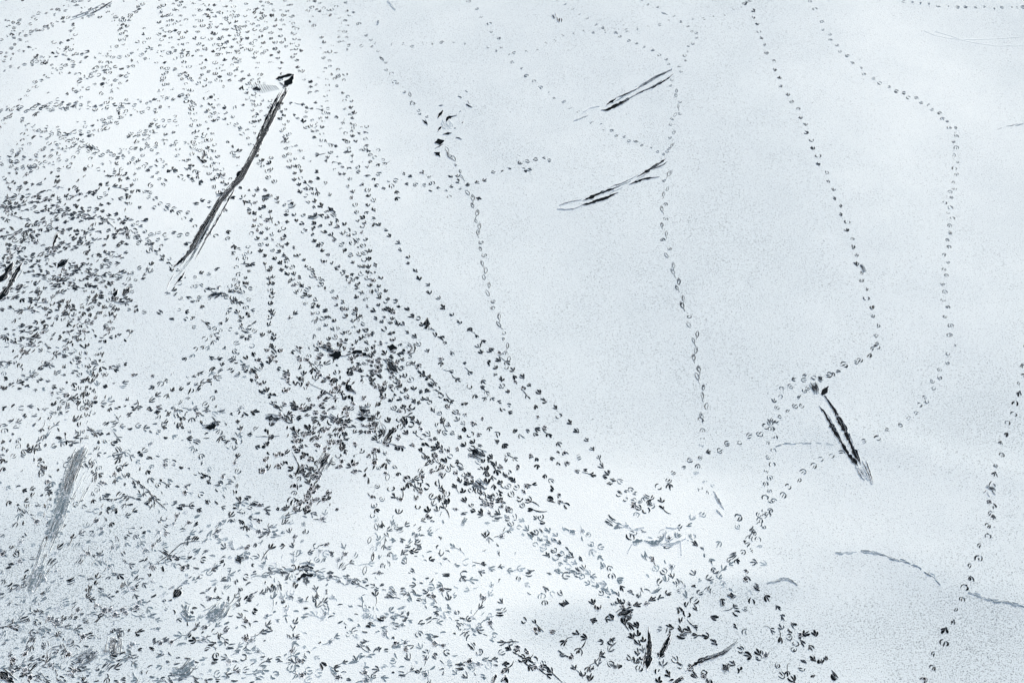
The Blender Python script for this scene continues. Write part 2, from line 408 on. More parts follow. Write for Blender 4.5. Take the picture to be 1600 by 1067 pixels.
trail('inner of the two trails climbing to the head of the right hand slide mark',
 '1210,658 1215,659 1220,650 1233,643 1242,634 1252,634 1249,621 1257,610 1262,606', CUP, MD, .9)
trail('upright double line of faint prints falling to the dark cluster above the short crack',
 '1205,670 1210,681 1202,691 1209,703 1201,713 1206,725 1198,734 1204,745 1197,755 1203,767 1195,776 1204,782 1193,796 1201,803 1188,812 1193,822 1178,833 1185,842 1170,850 1176,858 1160,862', [('cup', 5), ('dots', 3), ('curl', 2)], LT, .98)
trail('straggling line of prints running left to right towards the petal trail across open snow',
 '560,268 575,275 592,272 606,283 618,282 636,287 650,288 664,288 672,297 684,292 697,297 706,290 718,292 731,287 746,283 757,280 771,267 785,265 796,262 812,253 824,250 838,248 850,246 858,250', [('cup', 5), ('arrow', 3), ('rake', 1)], DK, .95)
trail('short row of dark bunched prints beside the upright petal trail at mid distance',
 '813,254 818,262 823,265 829,263', [('rake', 3), ('blot', 1)], DK, .9)
trail('sparse trail of prints with long dragged toe lines sloping right above the straggling line',
 '455,162 473,165 487,172 503,173 515,178 526,184 536,193 460,182 510,221 526,228 577,236 601,255 540,238 495,242 511,252 530,256 545,262', [('drag', 5), ('arrow', 4)], DK, .85)
trail('wavering column of prints right of the hooked slide, heading for the trampled band',
 '466,112 475,125 485,137 484,146 495,144 494,161 513,171 535,145 528,135 523,124 538,158 539,170 548,179 549,193 550,205 561,208 571,216 573,227 563,233 585,245 590,257', CUP, DK, .85)
trail('small column of prints on the far side, left of the hooked trail',
 '525,10 519,16 524,22 530,28 531,36 530,48 529,58 530,66 520,71 524,82 514,95 516,104 505,112 498,121 493,133', [('cup', 6), ('dots', 3)], MD, .82)
trail('single column of clear arrow prints falling through the gap below the main slide',
 '424,418 426,432 421,443 427,458 423,475 427,490 421,507 428,523 410,523 428,543 421,565', [('arrow', 9)], DK, 1.0, True)
trail('second column of rounded prints beside the clear arrow column',
 '490,475 496,488 491,503 497,515 489,526 494,540 483,557 500,574 487,572', CUP, MD, 1.0)
trail('column of prints just under the middle of the main slide',
 '357,362 356,374 366,386 364,396 372,405 370,418 374,430 366,438 371,447 380,451 368,470 384,481 390,468 379,458', [('cup', 6), ('arrow', 3)], DK, .98)
trail('lone line of prints crossing the blank snow left of the central churn',
 '186,522 205,518 213,478 225,487 250,488 268,498 291,500 305,512 327,514 340,524 341,530 352,545 367,550', [('drag', 3), ('rake', 2), ('cup', 3)], DK, .98)
trail('short row of dark prints stepping through blank snow toward the fan of lines',
 '171,573 183,578 208,586 238,588 260,595 262,620 246,645 213,631 199,623', [('rake', 4), ('arrow', 3), ('blot', 1)], DK, 1.0)
trail('line of petal prints falling straight below the central churn across pale snow',
 '593,665 600,670 592,690 602,708 587,714 592,732 606,747 590,760 597,780 585,790 583,806 588,825 577,846 582,872 570,893', PETAL, LT, 1.15)
trail('spaced line of black prints with toe lines beside the arrow trail',
 '653,572 661,588 680,600 687,614 706,628 716,647 738,662 748,680 777,738 797,748 822,760 834,757', [('drag', 5), ('blot', 3)], [('black', 1)], 1.05)
trail('thin line of prints with dragged toes between the black spaced line and the arrow trail',
 '697,537 706,553 689,570 716,595 705,581 727,568 735,583 755,598 761,614 744,620 758,624', [('drag', 6), ('arrow', 4)], DK, .95)
trail('trail of black prints stepping away down the near right of the trampled crossing',
 '1151,876 1165,891 1165,903 1183,915 1200,934 1216,948 1223,963 1238,975 1250,990 1253,1004 1267,1012 1256,1032 1282,1033 1303,1053 1271,1055', [('blot', 3), ('arrow', 4), ('rake', 2)], [('black', 3), ('dark', 2)], 1.1)
trail('outer line of prints with dragged toes left of the near right black trail',
 '1130,940 1144,931 1150,947 1163,950 1182,917 1208,984 1220,998 1233,994 1241,1014 1243,1004 1215,1038 1231,1052', [('drag', 2), ('cup', 4), ('curl', 3)], DK, 1.05)
trail('line of dark prints stepping over grey speckled snow below the crossing',
 '836,983 861,988 880,1004 904,1017 809,1012 820,1030 828,1042 845,1041 856,1057', [('drag', 4), ('blot', 3)], [('black', 3), ('dark', 2)], 1.1)

# ------------------------------------------------------------------ long slides and scrapes
def wander(P, step=5.0):
    out = []
    for a, b in zip(P[:-1], P[1:]):
        n = max(1, int(math.hypot(b[0] - a[0], b[1] - a[1]) / step))
        out += [tuple(a[k] + (b[k] - a[k]) * i / n for k in range(len(a))) for i in range(n)]
    return out + [P[-1]]
LAYER = [0]
def groove(root, name, pts, tone, rough=.30, ends=.25, lip=.0035, wob=.6):
    """pts: x,y,width of one furrow in the photograph's measure, carried to the ground"""
    P = wander(pts, 2.8); n = len(P); g, w = [], []
    for i, (x, y, wd) in enumerate(P):
        g.append(ground(x + R.uniform(-wob, wob), y + R.uniform(-wob, wob) * .7))
        e = min(1, (min(i, n - 1 - i) + ends * 2) / 4.0)
        w.append(max(.0035, (1.3 if tone == 'black' else 1.15 if tone == 'dark' else 1.0) * wd / scale(y) * e * R.uniform(1 - rough * 1.7, 1 + rough * 1.3)))
    M = Marks(); LAYER[0] = (LAYER[0] + 1) % 40
    M.stroke(g, w, 0, lip, FLOOR + (0 if name in ('fissure', 'line') else .0022) + (.0012 if name in ('scratch', 'feather_line', 'claw_streak') else 0) + LAYER[0] * .00002)
    o = (root.location.x, root.location.y, root.location.z)
    return link(name, M.mesh(name, [M_ICE[tone], M_LIP], True, o), root)
def scratches(root, pts, spread, count, tone, wid=(.8, 2.0), part=(.15, .6)):
    P = wander(pts, 4.0); n = len(P)
    for _ in range(count):
        L = max(3, int(n * R.uniform(*part))); s0 = R.randint(0, max(0, n - L)); off = R.uniform(-spread, spread) / 2; w = R.uniform(*wid)
        seg = P[s0:s0 + L]; out = []
        for i, q in enumerate(seg):
            a, b = seg[max(i - 1, 0)], seg[min(i + 1, len(seg) - 1)]
            dx, dy = b[0] - a[0], b[1] - a[1]; l = math.hypot(dx, dy) or 1
            out.append((q[0] - dy / l * off, q[1] + dx / l * off, w))
        groove(root, 'scratch', out, tone if isinstance(tone, str) else R.choice(tone), lip=.0005, wob=.35)
def thing(name, label, cat, px, group=None):
    return tag(empty(name, ground(*px)), label, cat, group)
def pts3(s): return parse(s)
GS = 'scrapes left by birds sliding on the ice'

t = thing('slide_mark', 'longest black slide streak with a hooked head, running down through the trampled snow', 'slide mark', (370, 290), GS)
main = pts3('452,134,8 440,155,10 425,185,11 412,212,10 400,236,9 388,258,10 378,278,12 362,294,10 345,314,10 332,336,10 317,360,13 306,378,11 295,395,9 283,408,8 271,419,5')
groove(t, 'groove', pts3('449,140,3 437,160,4 424,186,4 413,208,6 402,232,6 390,256,5'), 'black', .4)
groove(t, 'groove', pts3('392,250,6 380,268,8 368,286,8 358,296,5'), 'black', .35)
groove(t, 'groove', pts3('362,292,5 348,310,5 336,328,6 326,346,8 317,361,11 311,372,9 300,390,7 288,404,5 271,419,4'), 'black', .25)
groove(t, 'groove', pts3('448,136,1.6 442,152,2 434,172,2 424,195,2 415,214,2'), 'black')
groove(t, 'groove', pts3('437,146,2 426,168,2.2 416,188,3 408,206,2.5 398,232,2.5'), 'black')
groove(t, 'groove', pts3('368,293,2 352,322,2 338,348,2 326,366,2.4 312,392,1.6 306,404,1.2'), 'dark')
groove(t, 'groove', pts3('290,424,2.4 282,436,3 272,447,2.2'), 'black')
groove(t, 'groove', pts3('272,428,1.4 264,442,1.4 260,452,1.4'), 'mid')
scratches(t, main, 10, 20, ['black', 'black', 'dark'], (.7, 1.3))
scratches(t, pts3('340,330,2 318,372,2 300,404,2 280,432,2 268,446,2'), 16, 12, ['mid', 'dark', 'slush'])
groove(t, 'hooked_end', pts3('431,125,6 440,122,5 450,119,5 459,118,4'), 'black', .2, 1)
groove(t, 'hooked_end', pts3('459,117,4 456,124,7 450,131,9 444,138,8'), 'black', .2, 1)
groove(t, 'hooked_end', pts3('437,130,3 441,134,4 446,136,4'), 'mid', .3, 1)

t = thing('slide_mark', 'upper of two twin scrapes on open snow, thin dark lines meeting at one end', 'slide mark', (1000, 140), GS)
groove(t, 'groove', pts3('1050,111,3 1040,115,2 1027,121,2.5 1015,126,2 1004,134,1.6 990,142,1.6 974,149,2 962,153,3'), 'dark')
groove(t, 'groove', pts3('963,153,3 958,157,6 953,160,6 947,164,2'), 'black', .2)
groove(t, 'groove', pts3('1052,117,2 1044,124,2 1032,131,2.5 1020,137,3 1010,141,3 1000,145,3 988,151,3'), 'black')
groove(t, 'groove', pts3('990,150,3 978,157,4 965,164,5 955,168,5 948,172,4 939,172,2'), 'black', .25)
scratches(t, pts3('1050,112,2 1025,122,2 1000,136,2 975,148,2 955,160,2'), 5, 9, ['mid', 'dark', 'slush'], (.6, 1.3))
scratches(t, pts3('1050,119,2 1020,138,2 990,151,2 960,167,2'), 5, 7, ['mid', 'dark'], (.6, 1.3))
groove(t, 'scratch', pts3('936,166,1 922,168,1 912,174,1.2'), 'pale'); groove(t, 'scratch', pts3('918,180,1.4 908,184,2.2 897,188,1.2'), 'mid'); groove(t, 'scratch', pts3('910,183,1.2 902,187,1.6 897,188,1'), 'slush')

t = thing('slide_mark', 'lower of two twin scrapes, broken in the middle with black lines at both ends', 'slide mark', (975, 292), GS)
groove(t, 'groove', pts3('1040,248,4 1030,255,4 1018,263,5 1008,269,4 995,277,2'), 'black', .3)
groove(t, 'groove', pts3('1043,252,3 1034,258,3 1022,264,2.4'), 'dark')
groove(t, 'groove', pts3('1030,276,1.4 1016,278,3 1005,280,4 994,284,4 983,288,2'), 'dark')
groove(t, 'groove', pts3('970,290,2 957,295,3 945,299,4 932,304,4 922,309,5 911,313,3'), 'black', .25)
groove(t, 'groove', pts3('966,300,2 958,304,3 948,309,4 934,313,4 920,318,4 907,321,3'), 'black', .2)
groove(t, 'groove', pts3('972,286,1.6 962,289,2 955,292,1.4'), 'dark')
groove(t, 'scratch', pts3('908,312,1.2 895,314,1 884,317,1 874,320,1.6'), 'dark'); groove(t, 'scratch', pts3('907,322,1.6 895,326,1.4 883,327,1.2 871,326,1.4'), 'mid')
scratches(t, pts3('1040,250,2 1015,266,2 990,282,2 960,296,2 930,310,2'), 9, 12, ['mid', 'dark', 'slush'], (.6, 1.3), (.1, .3))

t = thing('slide_mark', 'double black slide furrow lying alone on the right with a clawed knob at its head', 'slide mark', (1315, 675), GS)
groove(t, 'groove', pts3('1279,634,1.6 1287,643,3 1293,655,3 1299,666,6 1306,678,4 1313,690,3 1320,702,4 1328,713,6 1337,723,7 1341,728,3'), 'black', .3)
groove(t, 'groove', pts3('1288,618,6 1294,626,3 1301,637,3 1307,648,4 1313,660,6 1318,668,8 1322,678,6 1328,692,4 1332,700,6 1337,711,6 1342,720,7 1345,726,3'), 'black', .3)
groove(t, 'knob', pts3('1284,617,5 1289,611,7 1294,604,2'), 'black', .2, 1)
scratches(t, pts3('1281,634,2 1300,664,2 1320,700,2 1340,726,2'), 6, 7, ['dark', 'mid', 'black'], (.5, 1.0), (.1, .3))
scratches(t, pts3('1289,618,2 1310,654,2 1325,684,2 1343,722,2'), 8, 9, ['dark', 'mid', 'black'], (.5, 1.0), (.1, .3))
for a in range(6): groove(t, 'scratch', [(1337 + a * 3 + R.uniform(-2, 2), 725 + R.uniform(-6, 5), 1.5), (1345 + a * 3, 743 + R.uniform(-2, 2), 1.4), (1351 + a * 2.6, 757 + R.uniform(-10, 0), 1.0)], R.choice(['slush', 'dark', 'mid']))
t = thing('claw_scrape', 'oval of black claw streaks just left of the head of the right hand slide mark', 'claw scrape', (1271, 607))
for a in range(7): groove(t, 'claw_streak', [(1264 + a * 1.9, 598 + R.uniform(-1, 4), 1.6), (1268 + a * 1.6, 606, 2.8 if a > 1 else 1.6), (1272 + a * 1.1, 614 + R.uniform(-2, 2), 1.6)], 'black', lip=.0005)

t = thing('slide_mark', 'two thick black slide furrows cut off by the left edge', 'slide mark', (12, 438), GS)
groove(t, 'groove', pts3('20,408,6 14,418,8 8,428,7 -2,442,8'), 'black', .3); groove(t, 'groove', pts3('36,407,2 30,416,4 22,430,6 14,446,7 4,460,8 -4,470,7'), 'black', .25)
scratches(t, pts3('34,405,2 20,428,2 8,448,2 -2,464,2'), 20, 12, ['black', 'dark', 'mid'])

t = thing('slide_mark', 'broad grey scuffed swath in the trampled snow at the lower left', 'slide mark', (95, 800), GS)
sw = pts3('132,698,10 122,716,16 112,740,20 104,768,22 95,800,22 84,828,22 72,856,18 62,884,20 50,912,24 44,926,10')
groove(t, 'swath', pts3('133,696,4 126,706,11 118,722,13 111,740,12 106,758,10'), 'slush', .3, 0, .006, 1.4)
groove(t, 'swath', pts3('110,742,15 103,765,22 96,790,25 90,808,22 83,828,22 77,842,12'), 'slush', .3, 1, .0008, 1.6)
groove(t, 'swath', pts3('66,884,10 62,894,18 56,904,24 50,914,20 45,924,8'), 'slush', .35, 1, .001, 1.6)
scratches(t, sw, 22, 150, ['mid', 'slush', 'slush', 'slush', 'pale'], (.8, 2.2), (.04, .2))
scratches(t, pts3('128,704,1 116,726,1 109,748,1 103,770,1'), 15, 26, ['dark', 'mid', 'black'], (.8, 2.2), (.1, .4))
scratches(t, pts3('72,884,1 60,900,1 48,920,1'), 20, 22, ['mid', 'slush', 'dark'], (.8, 2.0), (.1, .5))
scratches(t, pts3('134,700,2 122,722,2 112,748,2 106,775,2'), 14, 16, ['dark', 'black', 'mid'], (.8, 2), (.2, .6))
scratches(t, pts3('155,720,2 138,745,2 122,775,2 112,800,2'), 18, 18, ['slush', 'mid', 'pale'], (.7, 1.5), (.1, .4))

t = thing('slide_mark', 'upright black streak, tapering upwards, leftmost of three short ones at the near edge', 'slide mark', (1013, 1015), GS)
groove(t, 'groove', pts3('1013,978,1.4 1014,990,3 1015,1005,5 1014,1020,7 1013,1032,8 1010,1044,6'), 'black', .25); groove(t, 'groove', pts3('1008,1018,1 1007,1032,3 1005,1042,3'), 'black')
scratches(t, pts3('1014,978,2 1015,1005,2 1012,1044,2'), 11, 8, ['black', 'dark'])
t = thing('slide_mark', 'slanting black streak with a pale core, middle of three short ones at the near edge', 'slide mark', (1040, 1008), GS)
groove(t, 'groove', pts3('1048,988,5 1044,997,4 1039,1010,6 1034,1020,6 1030,1028,3'), 'black', .25); groove(t, 'groove', pts3('1050,996,1.5 1044,1008,1.5 1038,1020,1.5'), 'dark')
scratches(t, pts3('1048,988,2 1040,1008,2 1031,1027,2'), 9, 5, ['black', 'dark'])
t = thing('slide_mark', 'nearly level black streak broken in two, rightmost of three short ones at the near edge', 'slide mark', (1105, 1030), GS)
groove(t, 'groove', pts3('1136,1015,3 1128,1020,4 1118,1026,3 1111,1030,2'), 'black'); groove(t, 'groove', pts3('1108,1023,5 1099,1029,7 1090,1034,4 1080,1041,3 1072,1047,2'), 'black', .3)
scratches(t, pts3('1165,994,2 1150,1006,2 1130,1020,2 1100,1030,2 1076,1045,2'), 8, 10, ['black', 'dark', 'mid'])
t = thing('slide_mark', 'small thin grey scrape above the bright drift', 'slide mark', (1124, 782), GS)
groove(t, 'groove', pts3('1115,766,2.5 1119,774,3.5 1124,783,4 1131,794,2'), 'slush', .3); groove(t, 'groove', pts3('1117,768,.9 1122,780,1 1130,793,1'), 'dark'); groove(t, 'scratch', pts3('1119,795,2 1124,800,3 1129,806,1.5'), 'mid')
t = thing('slide_mark', 'pale grey curling scrape shaped like a bent branch on the bright drift', 'slide mark', (1015, 845), GS)
groove(t, 'groove', pts3('989,847,6 996,845,8 1004,844,7'), 'slush', .2, 1); groove(t, 'groove', pts3('1006,844,5 1016,847,7 1024,848,8 1031,845,6 1036,839,5 1038,831,2'), 'slush', .25); groove(t, 'groove', pts3('1030,848,8 1038,850,9 1046,851,6 1054,848,4 1064,844,3 1072,840,1'), 'pale', .3)
groove(t, 'groove', pts3('1038,833,2 1042,842,4 1048,850,2'), 'slush'); groove(t, 'scratch', pts3('986,829,3 996,826,4 1006,824,1.5'), 'pale'); groove(t, 'scratch', pts3('988,849,3 983,858,4 980,864,2'), 'pale'); groove(t, 'scratch', pts3('1065,842,.9 1064,852,1 1065,866,1'), 'pale'); groove(t, 'scratch', pts3('1040,823,1 1052,825,1 1062,823,1'), 'pale')
t = thing('slide_mark', 'short dark streak among the far trampled prints', 'slide mark', (158, 13), GS)
groove(t, 'groove', pts3('176,2,2 166,9,3 156,15,2 148,19,3 140,23,2'), 'black', .3); scratches(t, pts3('176,2,2 158,12,2 140,22,2 110,32,2'), 9, 12, ['dark', 'mid', 'slush'])

# a bird lifting off: the wing feathers brushed a fan of lines
t = thing('wing_print', 'fan of fine feather lines brushed beside the hooked head of the longest slide', 'wing print', (412, 140))
for a in range(11):
    x = 396 + a * 3.6; L = 14 - abs(a - 3) * .8
    groove(t, 'feather_line', [(x - 3, 133 + a * .2, .8), (x, 133 + L * .5, 1.6), (x + 4, 133 + L, .7)], 'black', lip=.0005, wob=.2)
groove(t, 'body_smudge', pts3('396,142,6 401,140,8 407,143,5'), 'black', .3, 1)

t = thing('landing_splash', 'burst of black comma marks on open snow where a bird landed', 'landing marks', (692, 200))
for q in ('684,184,2 688,178,4 692,172,2', '697,190,2 700,184,5 706,182,2 714,180,1', '684,205,1 687,200,4 690,197,2', '692,209,2 700,208,4 706,207,2', '679,222,3 686,221,9 694,219,4', '680,231,1.4 684,229,1.2 693,224,1', '678,237,2 684,239,6 688,244,2', '712,214,3 717,215,3 722,217,1',
          '728,163,2 733,166,4 738,168,1.4', '731,157,1 733,162,1.6', '722,192,3 724,190,3', '716,150,2 721,153,2', '686,165,2 692,164,1.6', '698,234,1.2 700,243,1.4 707,248,1', '660,187,2 665,191,4 668,194,2', '710,199,2 712,200,2', '718,174,1.5 720,173,1.5', '727,142,1.4 731,144,1'):
    groove(t, 'comma_mark', [(a, b, c * 1.35) for a, b, c in wander(pts3(q), 3)], 'black', .2, .7, wob=.3)
for a in range(8): groove(t, 'feather_line', [(690 + a * 2.2, 188 + R.uniform(-2, 2), .8), (692 + a * 2.2, 198 + R.uniform(-3, 3), .8)], 'pale', lip=.002)

for t in [o for o in C.objects if o.name.startswith('slide_mark')]:
    v, f = [], []
    for g in [c for c in t.children if c.name.startswith('groove') or c.name.startswith('swath')]:
        gv = g.data.vertices
        for _ in range(max(4, len(gv) // 14)):
            p = gv[R.randrange(len(gv))].co; a = R.uniform(0, 6.28); d = R.uniform(.008, .035); r = .003 + .009 * R.random() ** 2.5
            cx, cy = p.x + d * math.cos(a), p.y + d * math.sin(a); z = float(snow_h(cx + t.location.x, cy + t.location.y)) - t.location.z; b = len(v)
            for k in range(6): q = r * R.uniform(.7, 1.25); v.append((cx + q * math.cos(k * 1.047), cy + q * math.sin(k * 1.047), z - .001))
            for k in range(3): v.append((cx + r * .5 * math.cos(k * 2.09 + a), cy + r * .5 * math.sin(k * 2.09 + a), z + r * R.uniform(.6, 1.0)))
            for k in range(6): f.append((b + k, b + (k + 1) % 6, b + 6 + (k // 2)))
            for k in range(3): f.append((b + 6 + k, b + (2 * k + 2) % 6, b + 6 + (k + 1) % 3))
            f.append((b + 6, b + 7, b + 8))
    me = bpy.data.meshes.new('snow_clods'); me.from_pydata(v, [], f); me.materials.append(M_LIP); link('snow_clods', me, t)['kind'] = 'stuff'

# ------------------------------------------------------------------ single scuffs
def scuff(label, px, strokes, tone='black', spread=0, count=0):
    t = thing('scuff_mark', label, 'scuff mark', px, 'single dark scuffs in the snow')
    for q in strokes: groove(t, 'bare_patch', wander(pts3(q), 3.0), tone, .5, .7, wob=.9)
    if count: scratches(t, pts3(strokes[0]), spread, count, [tone, 'dark' if tone == 'black' else 'mid'], (.7, 1.8), (.3, .9))
    else: scratches(t, pts3(strokes[0]), strokes and pts3(strokes[0])[len(pts3(strokes[0])) // 2][2] * 1.5 + 2, 5, tone, (.8, 1.8), (.3, .9))
scuff('wavy black scuff trailing left from the top of the central churn', (520, 547), ['498,542,3 506,544,5 514,547,7 522,552,4', '514,556,6 524,556,10 536,557,9 542,556,4', '540,557,4 550,553,5 560,550,4 570,555,5 575,558,2'], 'black', 8, 6)
scuff('large black blotch slanting through the top right of the central churn', (611, 573), ['604,562,5 609,569,9 614,576,9 622,583,5', '605,542,5 612,544,9 620,545,6', '602,536,4 607,537,3'], 'black', 14, 14)
scuff('upright black arc on the left of the bare gap in the churn', (543, 600), ['546,595,3 542,602,6 546,610,5 556,616,3'], 'black', 6, 4)
scuff('black forked scuff like a letter y inside the churn', (524, 656), ['515,650,2 521,655,3 526,658,4', '529,648,2 528,655,4 521,663,4'], 'black')
scuff('black tick shaped scuff with a thin line trailing right', (612, 682), ['618,670,5 612,675,6 607,682,3 603,690,3 606,693,1.5', '606,693,1.2 618,697,1 634,701,.8'], 'black')
scuff('ragged black clump of crushed prints at the lower tip of the churn', (505, 728), ['498,738,4 503,730,8 509,720,7 513,712,4', '484,744,3 490,748,5 497,745,3'], 'dark', 20, 22)
scuff('black crushed clump at the left edge of the churn', (426, 655), ['416,656,5 424,655,8 433,657,7 440,654,4'], 'black', 14, 16)
scuff('dark crushed clump of toes in the middle of the churn', (572, 648), ['562,640,4 570,644,7 578,642,6', '556,655,3 566,656,6 574,655,3'], 'black', 20, 20)
scuff('black crushed clump where bold trails cross in the diagonal band', (745, 708), ['735,704,5 742,707,9 750,711,7 758,714,3'], 'black', 16, 16)
scuff('dark crushed clump low on the diagonal band above the pale run', (752, 758), ['744,752,4 750,758,7 757,764,5'], 'dark', 18, 16)
scuff('compact black spot beside the diagonal trails', (642, 545), ['641,540,5 643,545,8 641,549,4'], 'black')
scuff('black triangular scuff at the edge of the open snow', (667, 509), ['668,497,2 667,504,5 667,510,9 665,514,12', '672,514,3 680,517,4'], 'black', 8, 4)
scuff('black bird shaped smudge with a thin tail on the left', (333, 667), ['316,669,1.6 324,669,4 331,668,7 338,665,8 342,666,3'], 'black')
scuff('solid black lozenge scuff in the grey trampled snow', (278, 925), ['284,918,4 279,924,9 275,930,8 271,934,3', '264,938,2 270,937,3'], 'black', 8, 4)
scuff('rough black blot below the main slide', (337, 461), ['326,464,3 334,461,6 342,460,6 352,458,3', '336,467,3 344,463,3'], 'black', 10, 6)
scuff('isolated hand of four black claw strokes on the far open snow', (871, 30), ['864,25,1.4 867,30,1.2', '868,24,1.6 869,30,1', '871,30,2 872,36,2.6', '874,30,2 874,37,3', '877,30,1.4 877,36,2'], 'black')
scuff('tiny black dot on the far open snow', (591, 35), ['589,35,2 592,36,3.4'], 'black')
scuff('faint grey brushed streak at the far edge', (610, 10), ['604,2,1 610,7,1.6 618,16,1.2', '607,1,1 613,10,1'], 'pale')
scuff('black brush stroke standing among dense prints on the left', (86, 375), ['92,362,2 88,370,4 84,380,5 82,387,3'], 'black', 6, 3)
scuff('thick black smear slanting through the dense left prints', (97, 412), ['108,404,3 100,409,7 93,414,7 89,418,3'], 'black', 7, 4)
scuff('feathered black wedge at the edge of the blank snow on the left', (196, 458), ['202,449,3 198,455,9 192,461,7', '183,452,3 180,460,5 177,465,3', '178,472,3 192,472,3 203,471,2'], 'black', 10, 8)
scuff('black cross stroke at the middle of the longest slide', (352, 302), ['338,305,2 346,304,5 354,301,4 362,297,3'], 'black', 7, 4)
scuff('black curled scuff among the prints left of the longest slide', (317, 248), ['318,236,4 320,244,3 316,250,2', '308,245,3 313,250,5 318,256,5', '322,238,2 325,246,2'], 'black')
scuff('black sickle shaped print at the top of the diagonal band', (490, 337), ['484,338,4 490,339,6 496,336,4'], 'black', 8, 4)
scuff('short black slash at the top of the diagonal band', (518, 328), ['512,324,3 517,328,5 524,333,6'], 'black', 5, 3)
scuff('little black crown shape at the top of the diagonal band', (455, 319), ['450,320,4 456,319,7 459,316,3', '456,315,2 457,312,1.4'], 'black')
scuff('black smudge next to the upper bend of the longest slide', (414, 306), ['410,308,4 416,307,7 421,304,4'], 'black', 8, 4)
scuff('heavy black patch of claw marks at the trampled crossing near the bottom', (975, 957), ['966,961,7 972,957,10 980,956,12 986,953,9'], 'black', 16, 14)
scuff('black half round scuff left of the heavy crossing patch', (955, 961), ['952,958,6 956,963,9 958,968,5'], 'black', 8, 4)
scuff('square black blot below the level streak at the near edge', (1133, 1043), ['1129,1046,5 1134,1042,9 1138,1036,5'], 'black', 10, 6)
scuff('black oval blot on clean snow right of the crossing', (1130, 940), ['1129,936,6 1130,941,9 1131,946,5'], 'black')
scuff('black arrow shaped blot on clean snow right of the crossing', (1144, 930), ['1137,930,4 1143,930,8 1150,931,3'], 'black', 6, 3)
scuff('black double smear cut by the near edge', (1058, 1060), ['1068,1057,5 1060,1062,8 1052,1068,8', '1046,1062,6 1053,1060,8'], 'black', 10, 6)
scuff('big grey blotch of trampled slush near the bottom left', (178, 1008), ['180,996,9 178,1008,14 176,1022,10'], 'mid', 26, 30)
scuff('grey slanting slush patch near the bottom left', (293, 1044), ['304,1030,8 297,1040,14 288,1050,14 270,1052,3'], 'slush', 20, 22)
scuff('dark grey crushed slush beside the big bottom blotch', (132, 1028), ['118,1036,6 128,1030,10 140,1024,9 152,1016,7'], 'mid', 24, 24)
scuff('grey brushed arc of slush beside the solid black lozenge', (300, 955), ['292,945,5 288,956,9 294,964,8 304,962,5'], 'slush', 14, 10)
scuff('grey slush patch with raked edges under the dark central streak', (330, 958), ['322,965,10 334,960,12 344,952,8 350,940,8'], 'slush', 26, 26)
scuff('black round blot in the raked prints at lower left', (374, 874), ['368,875,5 374,874,10 381,871,6'], 'black', 10, 6)
scuff('black wide smear among the bottom centre prints', (470, 893), ['470,888,4 480,885,6 490,889,4', '464,908,6 470,903,9 476,899,8 490,900,8'], 'dark', 14, 14)
scuff('grey spot between the drift and the pale lower prints', (724, 816), ['722,820,5 725,814,8 728,809,4'], 'slush', 8, 6)
scuff('black corner scuff cut by the lower left corner', (6, 1054), ['0,1048,8 6,1054,10 14,1060,7 22,1066,4'], 'black', 16, 12)
scuff('black fan of toes cut by the near edge', (780, 1060), ['770,1066,3 776,1054,4', '783,1064,5 790,1060,5 793,1066,4'], 'black')
scuff('small black spot on the faint looping trail', (1485, 366), ['1483,367,2 1486,364,4'], 'black')
scuff('thin black slash beside the long straight trail', (1347, 421), ['1344,416,1 1347,421,2.4 1350,427,2'], 'dark')
scuff('black spot at the foot of the upright looped trail', (905, 713), ['902,715,3 907,713,6'], 'black')
scuff('dark bunch of crossed marks under the wide stepped trail', (1547, 762), ['1540,760,2 1546,763,5 1553,766,3', '1548,752,2 1545,758,3', '1552,755,1.5 1556,760,2', '1540,766,1.5 1536,770,2', '1550,768,2 1555,773,1.5', '1543,770,1.5 1546,776,2'], 'dark', 6, 2)

for label, q, tone in (
    ('long thin line dragged by a toe through the grey near left prints', '312,846,1 296,847,1 283,850,1.4 274,858,1.2 265,867,1.4 252,876,1 240,884,1', 'dark'),
    ('curled thin line dragged by a toe near the lower left corner', '58,1048,1.4 70,1038,1.4 74,1028,1.2 73,1018,1.2 80,1012,1.4 92,1008,2', 'dark'),
    ('straight thin line leading into the churn from the left', '400,684,1.1 418,684,1.1 438,683,1.3', 'dark'),
    ('thin curving line dragged out below the churn', '457,708,1.2 466,726,1.8 472,742,1 480,752,.8 490,765,.8', 'dark'),
    ('thin line dragged across the blank gap left of the churn', '484,601,.9 498,608,1 512,615,1.6 526,624,1', 'dark'),
    ('thin forked line dragged between loose prints on the lower left', '204,745,.9 218,756,1.6 232,766,1 248,786,1 262,798,.9', 'dark')):
    t = thing('toe_drag', label, 'toe drag', pts3(q)[2][:2], 'thin lines dragged by toes'); groove(t, 'line', wander(pts3(q), 4), tone, .4, .5, .0015, .4)

# ------------------------------------------------------------------ cracks and little ridges
def crack(label, pts, tone, wid, extra=0):
    P = parse(pts); t = thing('ice_crack', label, 'crack', P[len(P) // 2], 'cracks showing through the snow')
    Q = wander(P, 5)
    k = 0
    while k < len(Q) - 2:                                   # opens in short ragged lengths
        m = R.randint(1, 3); seg = [(x + R.uniform(-.9, .9), y + R.uniform(-1.1, 1.1), wid * R.uniform(.35, .95)) for x, y in Q[k:k + m + 1]]
        if len(seg) > 1: groove(t, 'fissure', wander(seg, 2.5), R.choice([tone, tone, 'mid']), .75, .3, .0006, .8)
        k += m + R.choice((-1, 0, 0, 1))
    scratches(t, [(x, y, 1) for x, y in P], 5, extra, [tone, 'pale', 'mid', 'slush'], (.5, .9), (.01, .03))
crack('long dark ragged crack arching through grey snow on the near right', '1345,861 1358,861 1375,866 1398,873 1418,879 1435,887 1448,896 1456,899 1465,910 1472,918', 'dark', 1.0, 26)
